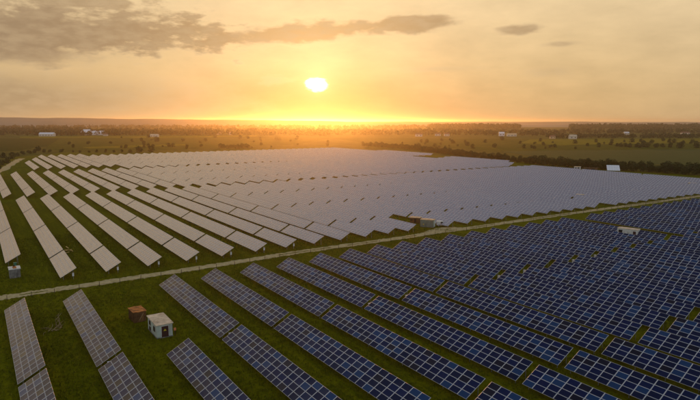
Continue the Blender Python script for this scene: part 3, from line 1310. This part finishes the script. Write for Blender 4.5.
brush('line of dead dry brush in dark weeds between first two near rows', (10.2, 110.5, 0), 13, 0.3, 3.2, 1.5, 1)
brush('small tangle of dead branches left of the long brush line', (8.6, 107.5, 0), 8, 0.5, 0.8, 1.6, 2)

# ------------------------------------------------------------------ grass tufts
def tufts(name, label, n, sampler, hmin, hmax):
    V, F = [], []
    P = sampler(n)
    n = len(P)
    V = np.zeros((n, 4, 3, 3))
    for k in range(4):
        a = rng.uniform(0, 2 * np.pi, n)
        w = rng.uniform(0.03, 0.07, n)
        h = rng.uniform(hmin, hmax, n) * P[:, 2]
        ln = rng.uniform(0.1, 0.5, n) * h
        la = rng.uniform(0, 2 * np.pi, n)
        ox, oy = rng.normal(0, 0.16, n), rng.normal(0, 0.16, n)
        bx, by = P[:, 0] + ox, P[:, 1] + oy
        V[:, k, 0] = np.stack([bx - np.cos(a) * w, by - np.sin(a) * w, np.full(n, -0.02)], 1)
        V[:, k, 1] = np.stack([bx + np.cos(a) * w, by + np.sin(a) * w, np.full(n, -0.02)], 1)
        V[:, k, 2] = np.stack([bx + np.cos(la) * ln, by + np.sin(la) * ln, h], 1)
    V = V.reshape(-1, 3)
    F = np.arange(len(V)).reshape(-1, 3)
    o = link(name, arrays_mesh(name, V, F, M['tuft']))
    tag(o, label, 'grass', None, 'stuff')


def near_grass(n):
    x = rng.uniform(-4, 130, n * 2)
    y = rng.uniform(45, 200, n * 2)
    road_y = np.interp(x, [p.x for p in ROADC], [p.y for p in ROADC])
    keep = np.abs(y - road_y) > 2.0
    patch = np.sin(x * 0.35 + np.sin(y * 0.21) * 2) * np.sin(y * 0.17 + 1.3 * np.sin(x * 0.11)) > rng.uniform(-1.4, 1.0, n * 2)
    keep &= patch
    x, y = x[keep][:n], y[keep][:n]
    return np.stack([x, y, np.ones(len(x))], 1)


def edge_weeds(n):
    xs, ys = [], []
    for xh, y0, nn, lb in tables:
        if xh < 130 and y0 < 170:
            m = 60
            t = rng.uniform(0, nn * MOD_L, m)
            xs.append(xh - TW + rng.normal(-0.3, 0.5, m))
            ys.append(y0 + t)
    x, y = np.concatenate(xs), np.concatenate(ys)
    return np.stack([x, y, rng.uniform(0.8, 1.5, len(x))], 1)


tufts('grass_tufts', 'uneven green grass growing between the near solar tables', 60000, near_grass, 0.14, 0.42)
tufts('weeds', 'taller yellowish weeds along the low edges of the tables', 0, edge_weeds, 0.25, 0.55)

# ------------------------------------------------------------------ trees
def crown_mesh(name, h, w, nleaf, size, mat, seed, base=0.22, lobes=9):
    g = np.random.default_rng(seed)
    lc, lr = [], []
    for k in range(lobes):
        t = g.uniform(0, 1)
        ang = g.uniform(0, 2 * np.pi)
        rad = w * 0.5 * g.uniform(0.15, 0.62) * (1.0 - 0.5 * t)
        lc.append((math.cos(ang) * rad, math.sin(ang) * rad, h * (base + (0.88 - base) * t)))
        lr.append(w * g.uniform(0.20, 0.34))
    lc.append((0, 0, h * 0.6))
    lr.append(w * 0.36)
    lc, lr = np.array(lc), np.array(lr)
    idx = g.integers(0, len(lc), nleaf)
    d = g.normal(size=(nleaf, 3))
    d /= np.linalg.norm(d, axis=1)[:, None]
    rr = g.uniform(0.55, 1.08, nleaf) ** 0.7
    c = lc[idx] + d * (lr[idx] * rr)[:, None] * np.array([1, 1, 0.85])
    c[:, 2] = np.clip(c[:, 2], 0.06 * h, None)
    a = g.normal(size=(nleaf, 3)) + d * 0.6
    a /= np.linalg.norm(a, axis=1)[:, None]
    b = np.cross(a, g.normal(size=(nleaf, 3)))
    b /= np.linalg.norm(b, axis=1)[:, None]
    cc = np.cross(a, b)
    s = g.uniform(0.5, 1.25, nleaf)[:, None] * size
    V = np.stack([c - b * s - cc * s * 0.2, c + cc * s * 0.55, c + b * s, c - cc * s * 0.65], 1).reshape(-1, 3)
    F = np.arange(len(V)).reshape(-1, 4)
    return arrays_mesh(name, V, F, mat)


def trunk_mesh(name, h, r, seed):
    rr = random.Random(seed)
    b = MB()
    b.tube([(0, 0, -0.2), (0.05, 0.02, h * 0.25), (rr.uniform(-.2, .2), rr.uniform(-.2, .2), h * 0.5), (rr.uniform(-.3, .3), rr.uniform(-.3, .3), h * 0.8)], [r, r * 0.8, r * 0.55, r * 0.15], 6)
    for k in range(5):
        a = rr.uniform(0, 6.28)
        z = h * rr.uniform(0.22, 0.5)
        l = h * rr.uniform(0.2, 0.32)
        b.tube([(0, 0, z), (math.cos(a) * l * 0.5, math.sin(a) * l * 0.5, z + l * 0.4), (math.cos(a) * l, math.sin(a) * l, z + l * 0.9)], [r * 0.4, r * 0.28, r * 0.08], 4)
    return b.mesh(name, M['bark'])


TREES = []
for s in range(6):
    TREES.append((crown_mesh('crown', 1.0 * 9, 1.0 * 8, 900, 0.48, M['leaf'] if s % 2 else M['leaf2'], 20 + s), trunk_mesh('trunk', 9, 0.22, s)))
BUSH = []
for s in range(4):
    BUSH.append((crown_mesh('crown', 4, 5.0, 420, 0.34, M['leaf'] if s % 2 else M['leaf2'], 50 + s, 0.1, 7), trunk_mesh('trunk', 4, 0.12, 30 + s)))


def plant(name, label, cat, kind, p, sxy, sz, group):
    kit = (TREES if kind == 't' else BUSH)
    c, t = random.choice(kit)
    r = thing(name, label, cat, (p.x, p.y, 0), group, random.uniform(0, 6.28))
    r.scale = (sxy, sxy, sz)
    link('crown', c, r)
    link('trunk', t, r)
    return r


def number_off(L, fmt):
    for k, r in enumerate(sorted(L, key=lambda r: proj(r.location)[0])):
        r['label'] = fmt.format(ordinal(k + 1))


# the belt along the right and far side of the plant
belt = [gp(362, 146.3), gp(400, 148.6), gp(440, 153.8), gp(480, 158.8), gp(520, 163.2), gp(560, 167.0), gp(600, 169.8), gp(640, 172.2), gp(680, 174.4), gp(720, 176.5), gp(760, 178)]
BC = catmull(belt, 30)
acc = 0
last = None
nb = 0
lines = ([], [])
for i, p in enumerate(BC):
    if last is not None and (p - last).length < 3.0:
        continue
    last = p
    px = proj(p)
    if px[0] > 706:
        break
    nxt = BC[min(i + 1, len(BC) - 1)]
    d = (nxt - p).normalized() if (nxt - p).length > 0 else Vector((1, 0, 0))
    out = Vector((-d.y, d.x, 0))
    if out.dot(p) < 0:
        out = -out
    for li, depth in enumerate((2.5, 8.5) if px[0] < 470 else (2.5, 10.0)):
        if nb >= 290:
            break
        q = p + out * (depth + random.uniform(-2, 2)) + d * random.uniform(-1.5, 1.5)
        s = random.uniform(0.52, 0.86) * (0.9 if px[0] < 520 else 1.05)
        if random.random() < 0.2:
            s *= 0.7
        tr = plant('belt_tree', 'dense dark tree within the continuous belt along the far right field edge', 'tree', 't', q, s * random.uniform(1.1, 1.45), s, 'trees of the belt behind the plant')
        lines[li].append(tr)
        nb += 1
number_off(lines[0], 'tree in front line of the dark belt behind the plant, {} from left')
number_off(lines[1], 'tree in rear line of the dark belt behind the plant, {} from left')
print('belt trees', nb)
# hedge and single shrubs on the left edge of the plant
hedge = [(2, 165.5, 1.25), (8, 163.4, 1.3), (13, 159.0, 1.5), (-1, 170, 1.0), (4, 158, 1.3), (18, 156.2, 1.0), (22.5, 154.5, 1.1), (29, 153.8, 1.15), (35, 153.0, 1.1),
         (38.5, 151.2, 1.6), (44, 152.6, 1.1), (50, 152.4, 0.95), (62, 152.2, 1.15), (73, 152.4, 0.7), (80, 152.6, 0.7), (89, 152.6, 0.7), (97, 152.2, 0.8), (106, 152.2, 0.9),
         (114, 152.4, 0.8), (122, 152.0, 0.8)]
hl = []
for k, (px, py, s) in enumerate(hedge):
    hl.append(plant('hedge_bush', 'dark hedge bush along the left far edge of the solar field', 'bush', 'b', gp(px, py), s * 1.1, s, 'hedge bushes at left far edge'))
number_off(hl, 'dark hedge bush along far left edge of solar field, {} from left')
for (px, py, s, lb) in ((139, 152.4, 1.9, 'larger of two round bushes above the far left tables'), (152, 152.2, 1.7, 'wide round bush right of the largest bush above far tables'),
                        (130, 152.6, 0.9, 'small bush left of the two big round bushes above far tables')):
    plant('round_bush', lb, 'bush', 'b', gp(px, py), s * 1.15, s, None)
hl = []
for k in range(9):
    px = 220 + k * 3.6 + random.uniform(-1, 1)
    hl.append(plant('glow_bush', 'x', 'bush', 'b', gp(px, 148.6 + random.uniform(-.6, .3)), random.uniform(1.2, 1.8), random.uniform(1.3, 1.8), 'bush row left of the sun glow'))
number_off(hl, 'bush in short row beyond tables left of sun glow, {} from left')
# bushes dotted over the meadows
meadow = []
for k in range(70):
    px = random.uniform(400, 700)
    py = random.choice([random.gauss(147.2, 0.8), random.gauss(143, 1.2), random.uniform(140, 150)])
    meadow.append((px, py, random.uniform(0.5, 1.25)))
for k in range(16):
    meadow.append((random.uniform(620, 700), random.gauss(147.0, 0.7), random.uniform(0.9, 1.5)))
for k in range(45):
    meadow.append((random.uniform(60, 330), random.uniform(137.5, 149), random.uniform(0.5, 1.1)))
ml, mr = [], []
for k, (px, py, s) in enumerate(meadow):
    p = gp(px, py)
    f = min(1.6, p.length / 700)
    (ml if px < 365 else mr).append(plant('meadow_bush', 'x', 'bush', 'b', p, s * f * 1.2, s * f, 'bushes dotted over the meadows'))
number_off(ml, 'lone dark bush on meadow left of the sun, {} from left')
number_off(mr, 'lone dark bush on meadows behind the right tree belt, {} from left')

# the far wooded band around the village: one mass of foliage
def woodland(name, label, bands, seed, mat):
    g = np.random.default_rng(seed)
    C, S = [], []
    for (x0, x1, y0, y1, n, hh) in bands:
        for k in range(n):
            px, py = g.uniform(x0, x1), g.uniform(y0, y1)
            p = gp(px, py)
            h = hh * g.uniform(0.6, 1.25)
            m = 26
            d = g.normal(size=(m, 3))
            d /= np.linalg.norm(d, axis=1)[:, None]
            rr = g.uniform(0.5, 1.0, m)[:, None]
            c = np.array([p.x, p.y, h * 0.52]) + d * rr * np.array([h * 0.55, h * 0.55, h * 0.48])
            C.append(c)
            S.append(np.full(m, h * 0.2) * g.uniform(0.6, 1.3, m))
    C, S = np.concatenate(C), np.concatenate(S)[:, None]
    n = len(C)
    a = g.normal(size=(n, 3))
    a /= np.linalg.norm(a, axis=1)[:, None]
    b = np.cross(a, g.normal(size=(n, 3)))
    b /= np.linalg.norm(b, axis=1)[:, None]
    V = np.stack([C - a * S, C + b * S * 0.8, C + a * S, C - b * S * 0.8], 1).reshape(-1, 3)
    V[:, 2] = np.maximum(V[:, 2], -0.3)
    o = link(name, arrays_mesh(name, V, np.arange(len(V)).reshape(-1, 4), mat))
    tag(o, label, 'woods', None, 'stuff')


woodland('far_woods', 'hazy wooded band around the village below the horizon', [
    (-30, 120, 131.5, 135.8, 420, 11), (-30, 90, 129, 132, 200, 13), (110, 330, 130.5, 135.6, 620, 11), (320, 480, 130.5, 135.4, 380, 10),
    (470, 560, 131, 136, 160, 10), (545, 720, 136.2, 138.6, 240, 8), (560, 720, 130.5, 134, 220, 11),
    (430, 520, 127.4, 129.0, 380, 20), (570, 720, 127.6, 129.4, 520, 20), (-30, 430, 126.8, 129.0, 800, 14)], 3, M['leaf'])

# village houses
def house(label, px, py, L, D, Hh, wall='house_white', roof='tile', rz=0.0, roofh=None):
    p = gp(px, py)
    r = thing('village_house', label, 'house', (p.x, p.y, 0), 'village houses', -YAW + rz)
    b = MB()
    b.box(-L / 2, L / 2, 0, D, -0.2, Hh)
    b.build('wall', M[wall], r)
    rh = roofh if roofh is not None else D * 0.35
    b = MB()
    e = 0.5
    A = [(-L / 2 - e, -e, Hh), (L / 2 + e, -e, Hh), (L / 2 + e, D + e, Hh), (-L / 2 - e, D + e, Hh)]
    r0, r1 = (-L / 2 - e, D / 2, Hh + rh), (L / 2 + e, D / 2, Hh + rh)
    b.v = A + [r0, r1]
    b.f = [(0, 1, 5, 4), (2, 3, 4, 5), (1, 2, 5), (3, 0, 4), (3, 2, 1, 0)]
    b.m = [0] * 5
    b.build('roof', M[roof], r)
    n = max(2, int(L / 6))
    for k in range(n):
        x = -L / 2 + L * (k + 0.5) / n
        q = MB()
        q.box(x - 0.9, x + 0.9, -0.08, -0.01, Hh * 0.35, Hh * 0.75)
        q.build('window', M['window'], r)


house('long low white hall at left of the village', 46, 136.4, 34, 12, 5, 'house_white', 'sheet_white')
house('small pale house left of the long white hall', 16, 134.2, 10, 9, 5)
house('pale house behind the long white hall', 37, 133.8, 18, 9, 5, 'house_white', 'tan')
house('very long white farm building among the left trees', 92, 135.0, 58, 14, 6, 'sheet_white', 'sheet_white')
house('tall white block standing on the long farm building', 86, 134.2, 18, 12, 9, 'house_white', 'sheet_white')
house('small white house right of the long farm building', 105, 136.0, 9, 8, 4)
house('low pale shed in meadow edge under centre left trees', 154, 137.0, 18, 9, 3.5, 'house_white', 'roof_felt')
house('dim house among trees left of the sun', 219, 134.6, 12, 9, 5)
house('pale house among trees just left of the sun glow', 231, 134.8, 9, 8, 6)
house('pale low house right of the sun glow', 419, 136.6, 16, 9, 5)
house('pair of pale houses centre right of village, left one', 438, 136.0, 13, 9, 5)
house('pair of pale houses centre right of village, right one', 447, 136.2, 12, 9, 5)
house('bright white farmhouse at right end of the village', 502, 136.2, 12, 9, 7, 'sheet_white', 'sheet_white')
house('long pale barn right of the bright white farmhouse', 512, 136.4, 22, 9, 4, 'house_white', 'tan')
house('pale boxy house in far right fields', 573.5, 139.0, 14, 9, 5.5, 'house_white', 'roof_felt')
house('dim tan house at left of far right fields', 553, 138.8, 10, 8, 4.5, 'tan', 'tile')
house('tiny white house far out in right fields', 627, 134.8, 12, 8, 5, 'house_white', 'sheet_white')
house('pale houses cluster at far right horizon fields', 686, 134.8, 20, 9, 5)

# ------------------------------------------------------------------ hills on the horizon
def ridge(name, dist, az0, az1, hs, thick):
    """a long hill: profile heights at bearings relative to the view"""
    n = 90
    b = MB()
    g = random.Random(dist)
    ph = [g.uniform(0, 6.28) for _ in range(6)]
    front, top, back = [], [], []
    for i in range(n + 1):
        t = i / n
        a = YAW + R(az0 + (az1 - az0) * t)
        k = t * (len(hs) - 1)
        j = min(int(k), len(hs) - 2)
        f = k - j
        f = f * f * (3 - 2 * f)
        h = hs[j] * (1 - f) + hs[j + 1] * f
        h += sum(math.sin(t * 40 * (q + 1) + ph[q]) * 1.1 / (q + 1) for q in range(6))
        h = max(h, 0.5)
        d = Vector((math.sin(a), math.cos(a), 0))
        front.append(d * (dist - thick))
        top.append(d * dist + Vector((0, 0, h)))
        back.append(d * (dist + thick))
    b.v = [tuple(p) for p in front + top + back]
    m = n + 1
    for i in range(n):
        b.f.append((i, i + 1, m + i + 1, m + i))
        b.f.append((m + i, m + i + 1, 2 * m + i + 1, 2 * m + i))
        b.m += [0, 0]
    me = b.mesh(name, M['hill'])
    for p in me.polygons:
        p.use_smooth = True
    struct(link(name, me))


ridge('hill', 4300, -38, 8, [62, 60, 56, 51, 47, 43, 36, 26, 12], 600)
ridge('hill', 3900, -38, 38, [10, 14, 9, 15, 11, 14, 10, 15, 11], 300)
ridge('hill', 5600, -14, 38, [20, 26, 29, 27, 29, 26, 24], 600)

# ------------------------------------------------------------------ evening haze
hz = MB()
hz.box(-15500, 15500, -2600, 15500, -1.2, 68.5)
hm = bpy.data.materials.new('haze')
hm.use_nodes = True
hm.cycles.homogeneous_volume = True
t = hm.node_tree
for n in list(t.nodes):
    if n.type != 'OUTPUT_MATERIAL':
        t.nodes.remove(n)
pv = t.nodes.new('ShaderNodeVolumePrincipled')
pv.inputs['Color'].default_value = (0.96, 0.92, 0.84, 1)
pv.inputs['Density'].default_value = 0.000088
pv.inputs['Density Attribute'].default_value = ''
pv.inputs['Temperature Attribute'].default_value = ''
pv.inputs['Anisotropy'].default_value = 0.85
t.links.new(pv.outputs[0], next(n for n in t.nodes if n.type == 'OUTPUT_MATERIAL').inputs['Volume'])
ho = hz.build('haze', hm)
ho['kind'] = 'stuff'
ho['label'] = 'warm evening haze over the whole plain'
